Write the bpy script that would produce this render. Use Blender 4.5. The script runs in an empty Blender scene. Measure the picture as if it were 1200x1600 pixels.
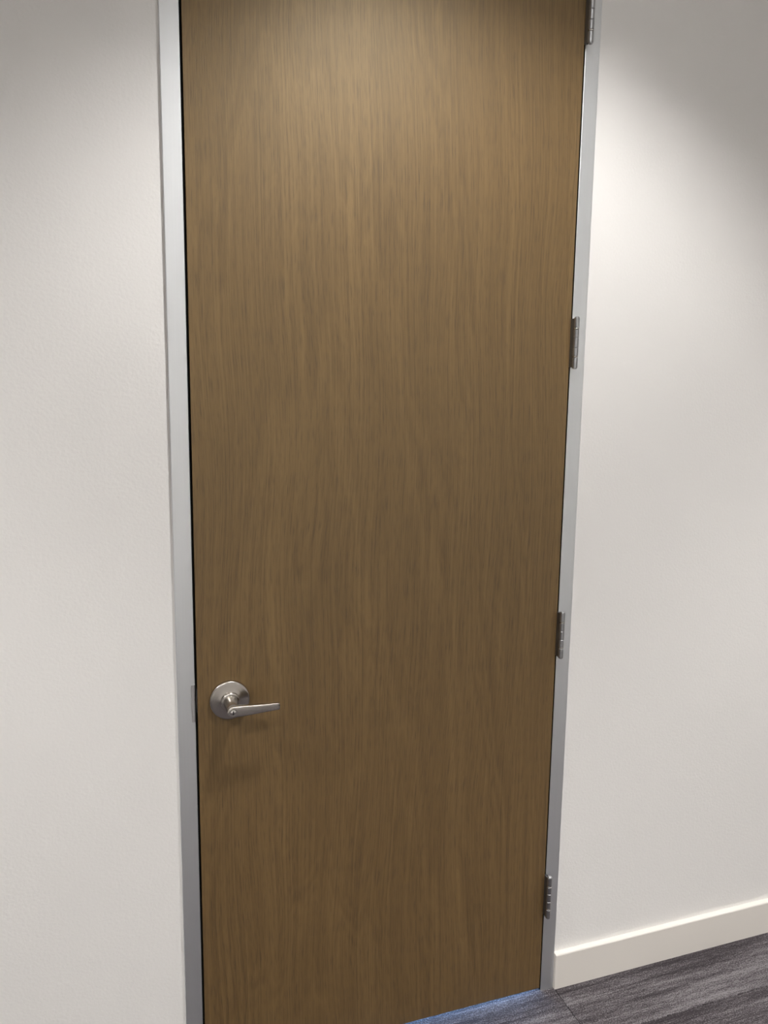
import bpy, bmesh, math, random
from mathutils import Vector, Matrix

S = bpy.context.scene
COL = S.collection
random.seed(7)

# ------------------------------------------------------------------ camera
# Wall with the door runs along x, the corridor lies on the -y side, z is up.
# x = 0 is the latch edge of the door leaf, y = 0 its face; metres.
cam_d = bpy.data.cameras.new('camera')
cam = bpy.data.objects.new('camera', cam_d)
COL.objects.link(cam)
cam_d.sensor_fit = 'HORIZONTAL'
cam_d.sensor_width = 36.0
cam_d.lens = 36.0
cam_d.clip_start = 0.02
CR = Vector((0.94633763, -0.32290844, 0.01323746))
CU = Vector((0.03479004, 0.14250906, 0.9891819))
CF = Vector((0.32130164, 0.93563952, -0.14609568))
m = Matrix((CR, CU, -CF)).transposed().to_4x4()
m.translation = Vector((-0.1424, -1.6817, 1.637))
cam.matrix_world = m
S.camera = cam

# ------------------------------------------------------------------ world, exposure
W = bpy.data.worlds.new('daylight')
S.world = W
W.use_nodes = True
W.node_tree.nodes['Background'].inputs[0].default_value = (0.35, 0.58, 1.0, 1)
W.node_tree.nodes['Background'].inputs[1].default_value = 1.0
S.view_settings.view_transform = 'Standard'
S.view_settings.look = 'None'
S.view_settings.gamma = 1.0
S.view_settings.use_curve_mapping = False
S.view_settings.exposure = 0.87

CEIL = 3.20
# corridor ceiling downlights, unseen rear pair added for bounced ambient: x, y, watts, beam angle
LAMP_COL = (1.0, 0.985, 0.965)
LAMP_BLEND = 0.47
LAMPS = [(0.60, -0.86, 75, 110), (-2.00, -0.86, 26, 110), (3.20, -0.86, 26, 110),
         (-0.70, -2.25, 54, 84), (1.90, -2.25, 54, 84)]
XL, XR, YO = -4.2, 5.4, -2.9          # corridor extents
YB = 2.0                              # far side of the office behind the door

# daylight in the office behind the door (full-height window)
d = bpy.data.lights.new('office_daylight', 'AREA')
d.shape = 'RECTANGLE'; d.size = 2.6; d.size_y = 2.3
d.energy = 2000; d.color = (0.30, 0.55, 1.0)
dl = bpy.data.objects.new('office_daylight', d); COL.objects.link(dl)
dl.location = (0.46, YB - 0.03, 1.22)
dl.rotation_euler = (math.radians(-90), 0, 0)

# ------------------------------------------------------------------ material helpers
class NT:
    def __init__(self, name):
        self.mat = bpy.data.materials.new(name)
        self.mat.use_nodes = True
        self.t = self.mat.node_tree
        self.b = self.t.nodes['Principled BSDF']
    def n(self, kind, **kw):
        nd = self.t.nodes.new(kind)
        for k, v in kw.items():
            if k.startswith('i_'):
                key = k[2:]
                key = int(key) if key.isdigit() else key.replace('_', ' ')
                nd.inputs[key].default_value = v
            else:
                setattr(nd, k, v)
        return nd
    def l(self, a, b):
        self.t.links.new(a, b)
    def math(self, op, a, b=None, clamp=False):
        nd = self.n('ShaderNodeMath', operation=op, use_clamp=clamp)
        for i, v in enumerate((a, b)):
            if v is None: continue
            if isinstance(v, (int, float)): nd.inputs[i].default_value = v
            else: self.l(v, nd.inputs[i])
        return nd.outputs[0]
    def ramp(self, fac, stops, interp='LINEAR'):
        r = self.n('ShaderNodeValToRGB')
        r.color_ramp.interpolation = interp
        e = r.color_ramp.elements
        while len(e) < len(stops): e.new(0.5)
        for i, (p, c) in enumerate(stops):
            e[i].position = p
            e[i].color = c if len(c) == 4 else (*c, 1)
        self.l(fac, r.inputs[0])
        return r.outputs[0]
    def noise(self, vec, scale=1.0, detail=3.0, rough=0.5, dim='3D', w=None):
        nd = self.n('ShaderNodeTexNoise', noise_dimensions=dim)
        nd.inputs['Scale'].default_value = scale
        nd.inputs['Detail'].default_value = detail
        nd.inputs['Roughness'].default_value = rough
        self.l(vec, nd.inputs['Vector'])
        if w is not None: self.l(w, nd.inputs['W'])
        return nd.outputs['Fac']
    def scaled(self, vec, s):
        mp = self.n('ShaderNodeMapping')
        mp.inputs['Scale'].default_value = s
        self.l(vec, mp.inputs['Vector'])
        return mp.outputs[0]
    def mix(self, fac, a, b, blend='MIX'):
        nd = self.n('ShaderNodeMix', data_type='RGBA', blend_type=blend)
        for i, v in ((0, fac), (6, a), (7, b)):
            if isinstance(v, (int, float)): nd.inputs[i].default_value = v
            elif isinstance(v, tuple): nd.inputs[i].default_value = v if len(v) == 4 else (*v, 1)
            else: self.l(v, nd.inputs[i])
        return nd.outputs[2]
    def bump(self, h, strength, dist):
        nd = self.n('ShaderNodeBump')
        nd.inputs['Strength'].default_value = strength
        nd.inputs['Distance'].default_value = dist
        self.l(h, nd.inputs['Height'])
        self.l(nd.outputs[0], self.b.inputs['Normal'])
    def obj(self):
        return self.n('ShaderNodeTexCoord').outputs['Object']

def plain(name, col, rough=0.6, metal=0.0, spec=0.5, bump=None, var=0.0):
    t = NT(name)
    t.b.inputs['Base Color'].default_value = (*col, 1)
    t.b.inputs['Roughness'].default_value = rough
    t.b.inputs['Metallic'].default_value = metal
    t.b.inputs['Specular IOR Level'].default_value = spec
    if bump or var:
        o = t.obj()
        if var:
            f = t.noise(o, 6, 3)
            c2 = tuple(c * (1 - var) for c in col)
            t.l(t.mix(f, c2, col), t.b.inputs['Base Color'])
        if bump:
            t.bump(t.noise(o, bump[0], 2), bump[1], bump[2])
    return t.mat

def wall_paint():
    t = NT('wall_paint')
    o = t.obj()
    f = t.noise(o, 2.0, 2)
    t.l(t.mix(f, (0.765, 0.748, 0.725), (0.790, 0.773, 0.750)), t.b.inputs['Base Color'])
    t.b.inputs['Roughness'].default_value = 0.55
    t.b.inputs['Specular IOR Level'].default_value = 0.35
    a = t.noise(o, 150, 2, 0.45)
    b = t.noise(o, 210, 1, 0.5)
    h = t.math('ADD', t.math('MULTIPLY', a, 0.75), t.math('MULTIPLY', b, 0.25))
    t.bump(h, 0.32, 0.0016)
    return t.mat

def oak_veneer():
    t = NT('oak_veneer')
    o = t.obj()
    sep = t.n('ShaderNodeSeparateXYZ'); t.l(o, sep.inputs[0])
    x, y, z = sep.outputs
    # slow sideways wander of the grain
    wander = t.math('SUBTRACT', t.noise(t.scaled(o, (5, 1, 1.1)), 1.0, 2, 0.5), 0.5)
    xw = t.math('ADD', x, t.math('MULTIPLY', wander, 0.030))
    # cathedral figure: rings opening about two heart lines
    def hearts(xc, k):
        dx = t.math('SUBTRACT', xw, xc)
        return t.math('ADD', t.math('MULTIPLY', t.math('MULTIPLY', dx, dx), k), t.math('MULTIPLY', z, 0.11))
    n2 = t.noise(t.scaled(o, (9, 1, 0.8)), 1.0, 3, 0.55)
    r1 = t.math('ADD', hearts(0.42, 1.3), t.math('MULTIPLY', n2, 0.20))
    ringw = t.math('ADD', t.math('MULTIPLY', xw, 0.42), r1)
    cmb = t.n('ShaderNodeCombineXYZ'); t.l(ringw, cmb.inputs[0])
    ring = t.noise(cmb.outputs[0], 46, 4, 0.65)
    ringc = t.ramp(ring, [(0.30, (0, 0, 0)), (0.70, (1, 1, 1))])
    # straight fibre streaks
    cx = t.n('ShaderNodeCombineXYZ'); t.l(xw, cx.inputs[0]); t.l(y, cx.inputs[1]); t.l(z, cx.inputs[2])
    # the fibres follow the figure: they lean round the heart line and waver a little
    w2 = t.math('SUBTRACT', t.noise(t.scaled(o, (3.2, 1, 1.0)), 1.0, 1, 0.5), 0.5)
    w3 = t.math('SUBTRACT', t.noise(t.scaled(o, (16, 1, 3.0)), 1.0, 2, 0.5), 0.5)
    xg = t.math('ADD', xw, t.math('ADD', t.math('MULTIPLY', w2, 0.085), t.math('MULTIPLY', w3, 0.010)))
    cg = t.n('ShaderNodeCombineXYZ'); t.l(xg, cg.inputs[0]); t.l(y, cg.inputs[1]); t.l(z, cg.inputs[2])
    fib = t.noise(t.scaled(cg.outputs[0], (235, 6, 1.3)), 1.0, 2, 0.6)
    fine = t.noise(t.scaled(cg.outputs[0], (560, 8, 19)), 1.0, 2, 0.6)
    bands = t.noise(t.scaled(cx.outputs[0], (9, 1, 0.25)), 1.0, 2, 0.5)
    f = t.math('ADD', t.math('MULTIPLY', ringc, 0.24), t.math('MULTIPLY', fib, 0.55))
    f = t.math('ADD', f, t.math('MULTIPLY', bands, 0.28))
    col = t.ramp(f, [(0.34, (0.092, 0.052, 0.017)), (0.54, (0.136, 0.080, 0.028)), (0.74, (0.180, 0.110, 0.041))])
    # open pores: short dark dashes, denser in the early wood
    pth = t.math('ADD', t.math('ADD', fine, t.math('MULTIPLY', ringc, 0.06)), t.math('MULTIPLY', fib, 0.34))
    pore = t.ramp(pth, [(0.53, (1, 1, 1)), (0.70, (0, 0, 0))])
    col = t.mix(t.math('MULTIPLY', pore, 0.72), col, (0.058, 0.034, 0.016))
    t.l(col, t.b.inputs['Base Color'])
    t.b.inputs['Roughness'].default_value = 0.47
    t.b.inputs['Specular IOR Level'].default_value = 1.0
    t.b.inputs['Coat Weight'].default_value = 0.25
    t.b.inputs['Coat Roughness'].default_value = 0.62
    t.b.inputs['Specular Tint'].default_value = (1.0, 0.84, 0.58, 1)
    h = t.math('SUBTRACT', t.math('MULTIPLY', fib, 0.25), pore)
    t.bump(h, 0.14, 0.0006)
    return t.mat

def brushed(name, col, rough, axis_scale, amount=0.12, strength=0.05):
    t = NT(name)
    o = t.obj()
    f = t.noise(t.scaled(o, axis_scale), 1.0, 3, 0.6)
    c2 = tuple(c * (1 - amount) for c in col)
    t.l(t.mix(f, c2, col), t.b.inputs['Base Color'])
    t.b.inputs['Metallic'].default_value = 1.0
    t.b.inputs['Roughness'].default_value = rough
    t.bump(f, strength, 0.0004)
    return t.mat

def carpet():
    t = NT('striated_carpet')
    o = t.obj()
    info = t.n('ShaderNodeObjectInfo')
    w = t.math('MULTIPLY', info.outputs['Random'], 57.0)
    streak = t.noise(t.scaled(o, (3.0, 60, 1)), 1.0, 4, 0.7, '4D', w)
    broad = t.noise(t.scaled(o, (1.3, 9, 1)), 1.0, 2, 0.5, '4D', w)
    speck = t.noise(t.scaled(o, (260, 300, 60)), 1.0, 3, 0.7)
    knit = t.noise(t.scaled(o, (40, 330, 20)), 1.0, 2, 0.6)
    f = t.math('ADD', t.math('MULTIPLY', streak, 0.80), t.math('MULTIPLY', broad, 0.80))
    f = t.math('ADD', f, t.math('MULTIPLY', t.math('SUBTRACT', speck, 0.5), 1.15))
    f = t.math('ADD', f, t.math('MULTIPLY', t.math('SUBTRACT', knit, 0.5), 0.40))
    f = t.math('ADD', f, t.math('MULTIPLY', t.math('SUBTRACT', info.outputs['Random'], 0.5), 0.06))
    col = t.ramp(f, [(0.40, (0.022, 0.019, 0.022)), (0.72, (0.055, 0.047, 0.051)),
                     (0.90, (0.135, 0.121, 0.128)), (1.0, (0.24, 0.225, 0.232))])
    t.l(col, t.b.inputs['Base Color'])
    t.b.inputs['Roughness'].default_value = 0.95
    t.b.inputs['Specular IOR Level'].default_value = 0.1
    t.bump(t.math('ADD', speck, knit), 1.0, 0.004)
    return t.mat

def emitter(name, col, strength):
    t = NT(name)
    t.b.inputs['Base Color'].default_value = (0.8, 0.8, 0.8, 1)
    t.b.inputs['Emission Color'].default_value = (*col, 1)
    t.b.inputs['Emission Strength'].default_value = strength
    return t.mat

M = {
    'wall': wall_paint(),
    'ceiling': plain('ceiling_paint', (0.80, 0.79, 0.77), 0.8, bump=(120, 0.2, 0.002)),
    'base': plain('baseboard_vinyl', (0.74, 0.70, 0.645), 0.42, var=0.03),
    'oak': oak_veneer(),
    'alu': brushed('anodised_aluminium', (0.80, 0.82, 0.835), 0.47, (300, 300, 3), 0.05, 0.02),
    'steel': brushed('satin_steel', (0.44, 0.445, 0.455), 0.33, (60, 60, 60), 0.10, 0.03),
    'strike': brushed('strike_steel', (0.66, 0.66, 0.66), 0.4, (60, 60, 60), 0.10, 0.03),
    'leaf_steel': brushed('dull_steel', (0.22, 0.225, 0.235), 0.5, (60, 60, 60), 0.10, 0.03),
    'nickel': brushed('satin_nickel', (0.50, 0.47, 0.435), 0.22, (500, 60, 500), 0.12, 0.04),
    'nickel_lever': brushed('satin_nickel_lever', (0.50, 0.47, 0.435), 0.26, (12, 300, 500), 0.12, 0.04),
    'brass': plain('bright_cylinder', (0.66, 0.64, 0.60), 0.15, 1.0, bump=(300, 0.05, 0.0005)),
    'rubber_shade': plain('black_rubber_gap_shade', (0.006, 0.006, 0.006), 0.9, 0.0, 0.1, bump=(200, 0.1, 0.001)),
    'slot': plain('keyway_dark', (0.01, 0.01, 0.01), 0.6, 0.3, bump=(300, 0.1, 0.0005)),
    'carpet': carpet(),
    'slab': plain('floor_backing', (0.03, 0.028, 0.028), 0.95, bump=(60, 0.3, 0.002)),
    'lens': emitter('lamp_lens', LAMP_COL, 30.0),
    'trim': plain('white_metal', (0.8, 0.8, 0.79), 0.4, bump=(200, 0.05, 0.0005)),
    'glass_frame': plain('window_frame_metal', (0.35, 0.36, 0.37), 0.4, 0.8, bump=(200, 0.05, 0.0005)),
}

# ------------------------------------------------------------------ mesh helpers
def link(name, bm, mat, parent=None, smooth=False, loc=None, bevel=0.0, segs=2):
    if bevel:
        bmesh.ops.bevel(bm, geom=list(bm.edges), offset=bevel, segments=segs, profile=0.5, affect='EDGES')
    bmesh.ops.recalc_face_normals(bm, faces=bm.faces)
    me = bpy.data.meshes.new(name)
    bm.to_mesh(me); bm.free()
    me.materials.append(M[mat])
    if smooth:
        for p in me.polygons: p.use_smooth = True
        me.set_sharp_from_angle(angle=math.radians(38))
    o = bpy.data.objects.new(name, me)
    COL.objects.link(o)
    if loc: o.location = loc
    if parent: o.parent = parent
    return o

def box(bm, x0, x1, y0, y1, z0, z1):
    vs = [bm.verts.new((x, y, z)) for x in (x0, x1) for y in (y0, y1) for z in (z0, z1)]
    for f in ((0, 1, 3, 2), (4, 6, 7, 5), (0, 4, 5, 1), (2, 3, 7, 6), (0, 2, 6, 4), (1, 5, 7, 3)):
        bm.faces.new([vs[i] for i in f])
    return bm

def boxes(*args):
    bm = bmesh.new()
    for a in args: box(bm, *a)
    return bm

def lathe(profile, axis='y', n=64):
    """profile: (radius, position along axis) pairs, closed at both ends."""
    bm = bmesh.new()
    rings = []
    for r, p in profile:
        if r < 1e-6:
            rings.append([bm.verts.new((0, p, 0) if axis == 'y' else (0, 0, p))])
            continue
        ring = []
        for i in range(n):
            a = 2 * math.pi * i / n
            c, s = r * math.cos(a), r * math.sin(a)
            ring.append(bm.verts.new((c, p, s) if axis == 'y' else (c, s, p)))
        rings.append(ring)
    for a, b in zip(rings, rings[1:]):
        for i in range(n):
            j = (i + 1) % n
            if len(a) == 1: bm.faces.new((a[0], b[i], b[j]))
            elif len(b) == 1: bm.faces.new((a[i], a[j], b[0]))
            else: bm.faces.new((a[i], a[j], b[j], b[i]))
    return bm

def extrude_profile(pts, z0, z1):
    """closed xy outline pulled along z"""
    bm = bmesh.new()
    a = [bm.verts.new((x, y, z0)) for x, y in pts]
    b = [bm.verts.new((x, y, z1)) for x, y in pts]
    n = len(pts)
    for i in range(n):
        bm.faces.new((a[i], a[(i + 1) % n], b[(i + 1) % n], b[i]))
    bm.faces.new(a); bm.faces.new(b)
    return bm

def empty(name, loc):
    o = bpy.data.objects.new(name, None)
    o.empty_display_size = 0.1
    o.location = loc
    COL.objects.link(o)
    return o

def tag(o, label=None, cat=None, group=None, kind=None):
    if label: o['label'] = label
    if cat: o['category'] = cat
    if group: o['group'] = group
    if kind: o['kind'] = kind
    return o

# ------------------------------------------------------------------ dimensions
DW, DH = 0.914, 2.743                 # door leaf
DZ = 0.010                            # clearance under the leaf
GL, GR, GT = 0.0050, 0.0036, 0.004    # gaps round the leaf
FW = 0.0434                           # frame face, measured from the leaf edge
WF = 0.008                            # wall face sits this far behind the frame face
WT = 0.125                            # wall thickness
HEADZ = DZ + DH + GT

# ------------------------------------------------------------------ shell
EPS = 0.001
OL, OR_, OT = -FW + 0.004, DW + FW - 0.004, HEADZ + 0.035   # rough opening
wl = tag(link('wall_front', boxes((XL, OL, WF, WF + WT, 0, CEIL), (OR_, XR, WF, WF + WT, 0, CEIL),
              (OL, OR_, WF, WF + WT, OT, CEIL)), 'wall'),
         'warm white painted wall with a fine roller stipple around the wooden door', 'wall', kind='structure')
tag(link('wall_back', boxes((XL, XR, YO - 0.1, YO, 0, CEIL)), 'wall'),
    'white corridor wall facing the wooden door', 'wall', kind='structure')
tag(link('wall_left', boxes((XL - 0.1, XL, YO - 0.1, WF + WT, 0, CEIL)), 'wall'),
    'white wall closing the corridor on the latch side', 'wall', kind='structure')
tag(link('wall_right', boxes((XR, XR + 0.1, YO - 0.1, WF + WT, 0, CEIL)), 'wall'),
    'white wall closing the corridor on the hinge side', 'wall', kind='structure')

# ceiling with round openings for the recessed lamps
CAN_R = 0.085
def ceiling_mesh():
    bm = bmesh.new()
    xs = [XL] + sorted(set(v for x, y, e, ang in LAMPS for v in (x - 0.2, x + 0.2))) + [XR]
    ys = [YO] + sorted(set(v for x, y, e, ang in LAMPS for v in (y - 0.2, y + 0.2))) + [WF]
    cells = {(round(x - 0.2, 4), round(y - 0.2, 4)): (x, y) for x, y, e, ang in LAMPS}
    for i in range(len(xs) - 1):
        for j in range(len(ys) - 1):
            x0, x1, y0, y1 = xs[i], xs[i + 1], ys[j], ys[j + 1]
            c = cells.get((round(x0, 4), round(y0, 4)))
            if not c:
                bm.faces.new([bm.verts.new(v) for v in ((x0, y0, CEIL), (x0, y1, CEIL), (x1, y1, CEIL), (x1, y0, CEIL))])
                continue
            n = 32
            inner, outer = [], []
            for k in range(n):
                a = 2 * math.pi * k / n
                dx, dy = math.cos(a), math.sin(a)
                s = 0.2 / max(abs(dx), abs(dy))
                inner.append(bm.verts.new((c[0] + CAN_R * dx, c[1] + CAN_R * dy, CEIL)))
                outer.append(bm.verts.new((c[0] + s * dx, c[1] + s * dy, CEIL)))
            for k in range(n):
                q = (k + 1) % n
                bm.faces.new((inner[k], outer[k], outer[q], inner[q]))
    # closed lid above so the plenum is dark
    box(bm, XL - 0.1, XR + 0.1, YO - 0.1, WF + WT, CEIL + 0.16, CEIL + 0.2)
    return bm
tag(link('ceiling', ceiling_mesh(), 'ceiling'), 'flat white corridor ceiling with recessed lamps', 'ceiling', kind='structure')

# office behind the door
tag(link('wall_office', boxes((-1.3, -1.2, WF + WT, YB, 0, CEIL), (2.1, 2.2, WF + WT, YB, 0, CEIL),
                              (-1.3, 2.2, YB, YB + 0.1, 2.5, CEIL), (-1.3, -0.9, YB, YB + 0.1, 0, 2.5),
                              (1.8, 2.2, YB, YB + 0.1, 0, 2.5), (-1.3, 2.2, WF + WT, YB + 0.1, CEIL, CEIL + 0.1)), 'wall'),
    'white walls of the room behind the wooden door', 'wall', kind='structure')
win = tag(empty('window_1', (0.45, YB + 0.05, 0)), 'tall metal framed window of the room behind the door', 'window', kind='structure')
link('window_frame', boxes((-1.35, 1.35, -0.03, 0.03, 2.44, 2.5), (-1.35, 1.35, -0.03, 0.03, 0, 0.05),
                           (-1.35, -1.29, -0.03, 0.03, 0.05, 2.44), (1.29, 1.35, -0.03, 0.03, 0.05, 2.44)), 'glass_frame', win)
for mx in (-0.45, 0.45):
    link('mullion', boxes((mx - 0.025, mx + 0.025, -0.03, 0.03, 0.05, 2.44)), 'glass_frame', win)

# floor: slab with carpet planks laid brick-fashion along the corridor
floor = tag(link('floor', boxes((XL - 0.1, XR + 0.1, YO - 0.1, YB + 0.1, -0.08, -0.006)), 'slab'),
            'grey and plum striated plank carpet on the floor', 'floor', kind='structure')
PL, PWD, JT = 1.0, 0.25, 0.0008
def plank_mesh():
    bm = bmesh.new()
    box(bm, JT, PL - JT, JT, PWD - JT, -0.006, 0)
    top = [e for e in bm.edges if all(v.co.z > -0.001 for v in e.verts)]
    bmesh.ops.bevel(bm, geom=top, offset=0.0012, segments=1, affect='EDGES')
    return bm
plank0 = None
for r in range(-11, 12):
    y0 = -0.183 + r * PWD
    if y0 < YO - 0.01 or y0 + PWD > YB: continue
    off = {0: 0.0, 1: 0.40}.get(r % 3, 0.70)
    k0 = int(math.floor((XL - 0.96 - off) / PL))
    for k in range(k0, k0 + 11):
        x0 = 0.96 + off + k * PL
        if x0 + PL > XR or x0 < XL: continue
        if r > 1 and not (-1.2 < x0 < 1.2): continue
        if plank0 is None:
            plank0 = link('carpet_plank', plank_mesh(), 'carpet', floor, loc=(x0, y0, 0))
        else:
            o = plank0.copy(); COL.objects.link(o); o.parent = floor
            o.location = (x0, y0, 0)

# baseboards
def baseboard(name, x0, x1, label):
    th, h = 0.016, 0.106
    # profile in (y, z), eased top edge
    pr = [(WF, 0), (WF - th, 0), (WF - th, h - 0.0035), (WF - th + 0.0012, h - 0.0010), (WF - th + 0.0035, h), (WF, h)]
    bm = bmesh.new()
    a = [bm.verts.new((x0, y, z)) for y, z in pr]
    b = [bm.verts.new((x1, y, z)) for y, z in pr]
    for i in range(len(pr)):
        j = (i + 1) % len(pr)
        bm.faces.new((a[i], a[j], b[j], b[i]))
    bm.faces.new(a); bm.faces.new(b)
    tag(link(name, bm, 'base'), label, 'baseboard', kind='structure')
baseboard('baseboard_right', DW + FW + 0.0006, XR, 'cream baseboard along the wall on the hinge side of the door')
baseboard('baseboard_left', XL, -FW - 0.0006, 'cream baseboard along the wall on the latch side of the door')

# ------------------------------------------------------------------ door frame
fr = tag(empty('trim_1', (DW / 2, 0, 0)), 'slim silver aluminium frame around the wooden door', 'door frame', kind='structure')
def jamb_outline(s, edge, gap):
    """xy outline of a jamb; s = -1 latch side, +1 hinge side; edge = leaf edge x"""
    i = edge + s * gap; o = edge + s * FW; st = edge - s * 0.010
    r = 0.0013
    return [(x - DW / 2, y) for x, y in
            [(i, r), (i + s * r * 0.3, r * 0.3), (i + s * r, 0), (o - s * r, 0), (o - s * r * 0.3, r * 0.3), (o, r), (o, WF), (o - s * 0.004, WF),
             (o - s * 0.004, WF + WT), (st, WF + WT), (st, 0.050), (i, 0.050)]]
for s, edge, gap in ((-1, 0, GL), (1, DW, GR)):
    link('jamb', extrude_profile(jamb_outline(s, edge, gap), 0, HEADZ + FW), 'alu', fr)
link('frame_head', boxes((-DW / 2 - GL, DW / 2 + GR, 0.0, WF + WT, HEADZ, HEADZ + FW - 0.001),
                         (-DW / 2 - GL, DW / 2 + GR, 0.050, WF + WT, HEADZ - 0.014, HEADZ)), 'alu', fr)
link('door_seal', boxes((-DW / 2 - GL, -DW / 2 + 0.0085, 0.0455, 0.0499, 0, HEADZ),
                        (DW / 2 - 0.0085, DW / 2 + GR, 0.0455, 0.0499, 0, HEADZ)), 'rubber_shade', fr)
for s, edge, gap in ((-1, 0, GL), (1, DW, GR)):
    a, b = sorted((edge + s * (gap - 0.0001) - DW / 2, edge + s * (gap * 0.55) - DW / 2))
    link('gap_shade_strip', boxes((a, b, 0.0014, 0.0455, 0.002, HEADZ)), 'rubber_shade', fr)  # black strip along the jamb, standing in for the shade inside the gap
# strike plate with its curved lip on the latch jamb
HZ = 0.958
def strike():
    pts = []
    x0 = -GL - DW / 2
    front = [(x0 + 0.0006, 0.030), (x0 + 0.0006, 0.004), (x0 + 0.0002, 0.000), (x0 - 0.0012, -0.0026), (x0 - 0.0040, -0.0038), (x0 - 0.0078, -0.0036)]
    back = [(x0 - 0.0080, -0.0024), (x0 - 0.0038, -0.0024), (x0 - 0.0024, -0.0014), (x0 - 0.0012, 0.0012), (x0 - 0.0006, 0.004), (x0 - 0.0006, 0.030)]
    return extrude_profile(front + back, HZ - 0.043, HZ + 0.043)
link('strike_plate', strike(), 'strike', fr, smooth=True)['label'] = 'satin steel strike plate lip'

# ------------------------------------------------------------------ door
door = tag(empty('door_1', (0, 0, 0)), 'tall flush oak veneer door with a satin lever handle', 'door', kind='structure')
leaf = link('door_leaf', boxes((0, DW, 0, 0.0445, DZ, DZ + DH)), 'oak', door, bevel=0.0009, segs=2)

# lever handle
HX = 0.0708
handle = empty('lever_handle', (HX, 0, HZ)); handle.parent = door
handle['label'] = 'satin nickel lever handle with keyed cylinder'
link('rose', lathe([(0, -0.0005), (0.0452, -0.0005), (0.0454, -0.0040), (0.0450, -0.0070), (0.0438, -0.0088), (0.0420, -0.0098),
                    (0.0395, -0.0101), (0.0300, -0.0108), (0.0235, -0.0118), (0.0205, -0.0130), (0, -0.0130)], n=96), 'nickel', handle, smooth=True)
link('collar', lathe([(0, -0.0115), (0.0218, -0.0115), (0.0218, -0.0185), (0.0213, -0.0202), (0.0203, -0.0214), (0.0190, -0.0220),
                      (0.0172, -0.0222), (0, -0.0222)], n=64), 'nickel', handle, smooth=True)
link('neck', lathe([(0, -0.0215), (0.0168, -0.0215), (0.0162, -0.0300), (0.0142, -0.0500), (0.0126, -0.0640), (0, -0.0640)], n=64), 'nickel', handle, smooth=True)

def lever_mesh():
    bm = bmesh.new()
    L = 0.1045
    hub_r = 0.0122
    YC, ZC = -0.0670, -0.0018
    secs = []
    # (x, half height, half thickness, y centre, z centre)
    nround = 9
    for i in range(nround):
        a = math.pi / 2 * i / (nround - 1)
        x = -hub_r * math.cos(a)
        hh = max(hub_r * math.sin(a), 0.0012)
        secs.append((x, hh, 0.0072, YC, ZC))
    def sec(tt):
        k = tt * tt * (3 - 2 * tt)
        hh = 0.0124 * (1 - k) + 0.0080 * k
        th = 0.0072 * (1 - k) + 0.0048 * k
        return hh, th, YC + 0.004 * tt ** 2, ZC - 0.0008 * tt
    for tt in (0.08, 0.16, 0.25, 0.35, 0.45, 0.55, 0.65, 0.75, 0.84, 0.91, 0.955):
        secs.append((L * tt, *sec(tt)))
    for tt, q in ((0.98, 0.96), (0.994, 0.84), (1.0, 0.62)):
        hh, th, yc, zc = sec(tt)
        secs.append((L * tt, hh * q, th * q, yc, zc))
    rings = []
    n = 28
    for x, hh, th, yc, zc in secs:
        ring = []
        for i in range(n):
            a = 2 * math.pi * i / n
            c, s = math.cos(a), math.sin(a)
            e = 0.30
            ring.append(bm.verts.new((x, yc + th * math.copysign(abs(c) ** e, c), zc + hh * math.copysign(abs(s) ** e, s))))
        rings.append(ring)
    for a, b in zip(rings, rings[1:]):
        for i in range(n):
            j = (i + 1) % n
            bm.faces.new((a[i], a[j], b[j], b[i]))
    bm.faces.new(rings[0]); bm.faces.new(rings[-1])
    return bm
link('lever', lever_mesh(), 'nickel_lever', handle, smooth=True, loc=(-0.0018, 0, 0))
link('key_cylinder', lathe([(0, -0.073), (0.0094, -0.073), (0.0094, -0.0748), (0.0088, -0.0756), (0.0074, -0.0756), (0.0071, -0.0744),
                            (0.0064, -0.0744), (0.0062, -0.0758), (0.0054, -0.0764), (0, -0.0764)], n=48), 'brass', handle, smooth=True, loc=(-0.0018, 0, -0.0018))
link('keyway', boxes((-0.0012, 0.0012, -0.0768, -0.0750, -0.0044, 0.0044)), 'slot', handle, loc=(-0.0018, 0, -0.0018))
# latch in the edge of the leaf
link('latch_bolt', extrude_profile([(0.0005, 0.016), (0.0005, 0.030), (-0.0042, 0.030), (-0.0046, 0.027), (-0.0022, 0.016)], HZ - 0.007, HZ + 0.007), 'brass', door, smooth=True)
link('latch_plate', boxes((-0.0008, 0.0004, 0.008, 0.036, HZ - 0.028, HZ + 0.028)), 'steel', door)

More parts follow.
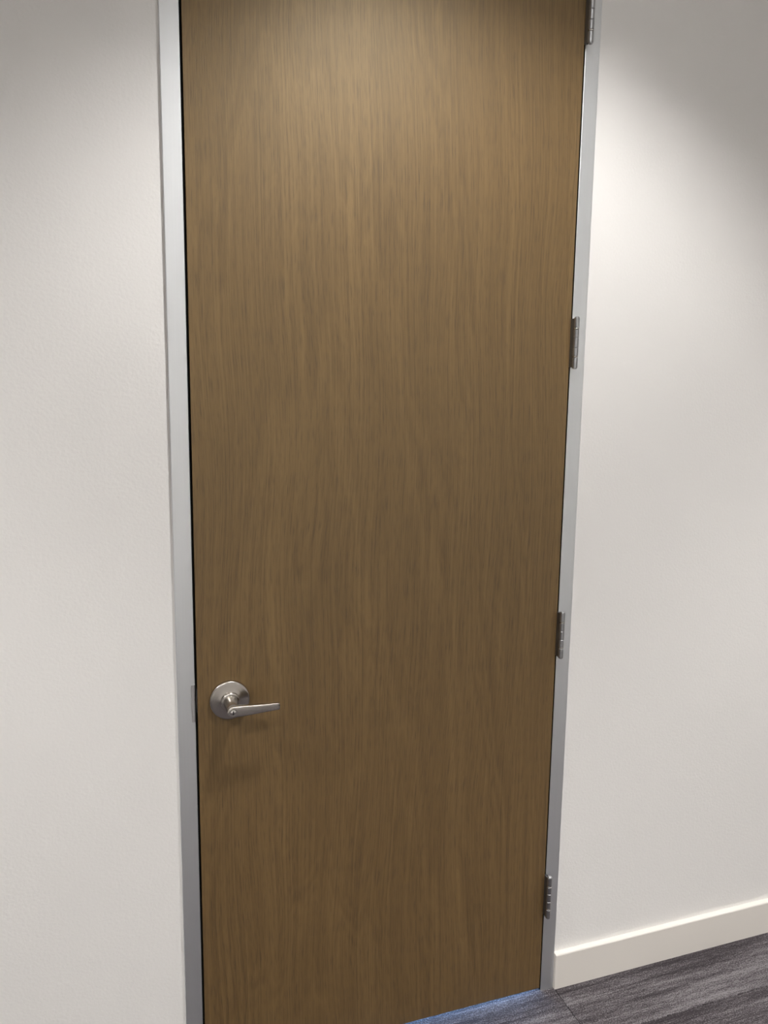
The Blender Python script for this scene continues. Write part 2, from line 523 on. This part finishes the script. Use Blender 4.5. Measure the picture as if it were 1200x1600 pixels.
# hinges: five-knuckle ball-bearing butts
HH = 0.1205
def make_hinge(z):
    bx, by, R = DW + 0.0062, -0.0155, 0.0066
    h = empty('hinge', (bx, by, z)); h.parent = door
    # two leaves coming out of the gap and wrapping the barrel
    g0 = DW - bx
    link('hinge_leaf', extrude_profile([(g0 + 0.0002, 0.034), (g0 + 0.0018, 0.034), (g0 + 0.0018, 0.013), (g0 + 0.0030, 0.004), (-0.0015, -0.0005),
                                        (-0.0058, -0.002), (g0 - 0.0002, 0.0035), (g0 - 0.0002, 0.0147), (g0 + 0.0002, 0.0150)],
                                       -HH / 2 + 0.002, HH / 2 - 0.002), 'leaf_steel', h)
    link('hinge_leaf', extrude_profile([(0.0000, 0.034), (0.0012, 0.034), (0.0012, 0.012), (0.0050, 0.004), (0.0020, 0.002), (0.0000, 0.010)],
                                       -HH / 2 + 0.002, HH / 2 - 0.002), 'leaf_steel', h)
    cuts = [-0.5, -0.295, -0.095, 0.095, 0.295, 0.5]
    for i in range(5):
        a, b = cuts[i] * HH, cuts[i + 1] * HH
        g, c = 0.0004, 0.0005
        lo, hi = a + g, b - g
        if i == 1: lo += 0.0034
        if i == 3: hi -= 0.0034
        link('knuckle', lathe([(0, lo), (R - c, lo), (R, lo + c), (R, hi - c), (R - c, hi), (0, hi)], 'z', 32), 'steel', h, smooth=True)
    for zc, s in ((cuts[1] * HH, 1), (cuts[4] * HH, -1)):
        lo, hi = sorted((zc + s * 0.0003, zc + s * 0.0034))
        link('bearing', lathe([(0, lo), (R * 0.93, lo), (R * 0.99, lo + 0.0006), (R * 0.99, hi - 0.0006), (R * 0.93, hi), (0, hi)], 'z', 32), 'brass', h, smooth=True)
    for s in (-1, 1):
        p = [(0, s * (HH / 2 - 0.001)), (R * 0.86, s * (HH / 2 - 0.001)), (R * 0.86, s * (HH / 2 + 0.0010)), (R * 0.62, s * (HH / 2 + 0.0024)), (0, s * (HH / 2 + 0.0028))]
        link('hinge_tip', lathe(p, 'z', 24), 'steel', h, smooth=True)
    return h
def copy_tree(o, parent=None):
    c = o.copy(); COL.objects.link(c); c.parent = parent
    for ch in [q for q in o.children]: copy_tree(ch, c)
    return c
h0 = make_hinge(0.2962)
for z in (1.0374, 1.7780, 2.5190):
    h = copy_tree(h0, door)
    h.location.z = z

# ------------------------------------------------------------------ recessed ceiling lamps
def make_downlight():
    r = empty('recessed_downlight', (0, 0, CEIL))
    link('trim_ring', lathe([(CAN_R - 0.006, 0.004), (CAN_R - 0.006, -0.003), (CAN_R + 0.004, -0.004), (CAN_R + 0.016, -0.002),
                             (CAN_R + 0.017, -0.0002), (CAN_R - 0.006, 0.004)], 'z', 48), 'trim', r, smooth=True)
    link('can', lathe([(CAN_R - 0.002, -0.001), (CAN_R - 0.006, 0.06), (CAN_R - 0.010, 0.13), (0, 0.13)], 'z', 48), 'trim', r, smooth=True)
    link('lens', lathe([(0, 0.016), (CAN_R - 0.012, 0.016), (CAN_R - 0.010, 0.020), (CAN_R - 0.012, 0.024), (0, 0.024)], 'z', 48), 'lens', r, smooth=True)
    return r
dl0 = make_downlight()
for i, (x, y, e, ang) in enumerate(LAMPS):
    r = dl0 if i == 0 else copy_tree(dl0)
    r.location = (x, y, CEIL)
    tag(r, 'round recessed downlight in the ceiling in front of the wooden door' if i == 0 else
        'unseen round white recessed downlight elsewhere along the corridor ceiling', 'downlight', 'corridor downlights')
    sp = bpy.data.lights.new('downlight_lamp', 'SPOT')
    sp.energy = e
    sp.color = LAMP_COL
    sp.spot_size = math.radians(ang)
    sp.spot_blend = LAMP_BLEND
    sp.shadow_soft_size = 0.05
    so = bpy.data.objects.new('downlight_lamp', sp); COL.objects.link(so)
    so.parent = r
    so.location = (0, 0, -0.006)
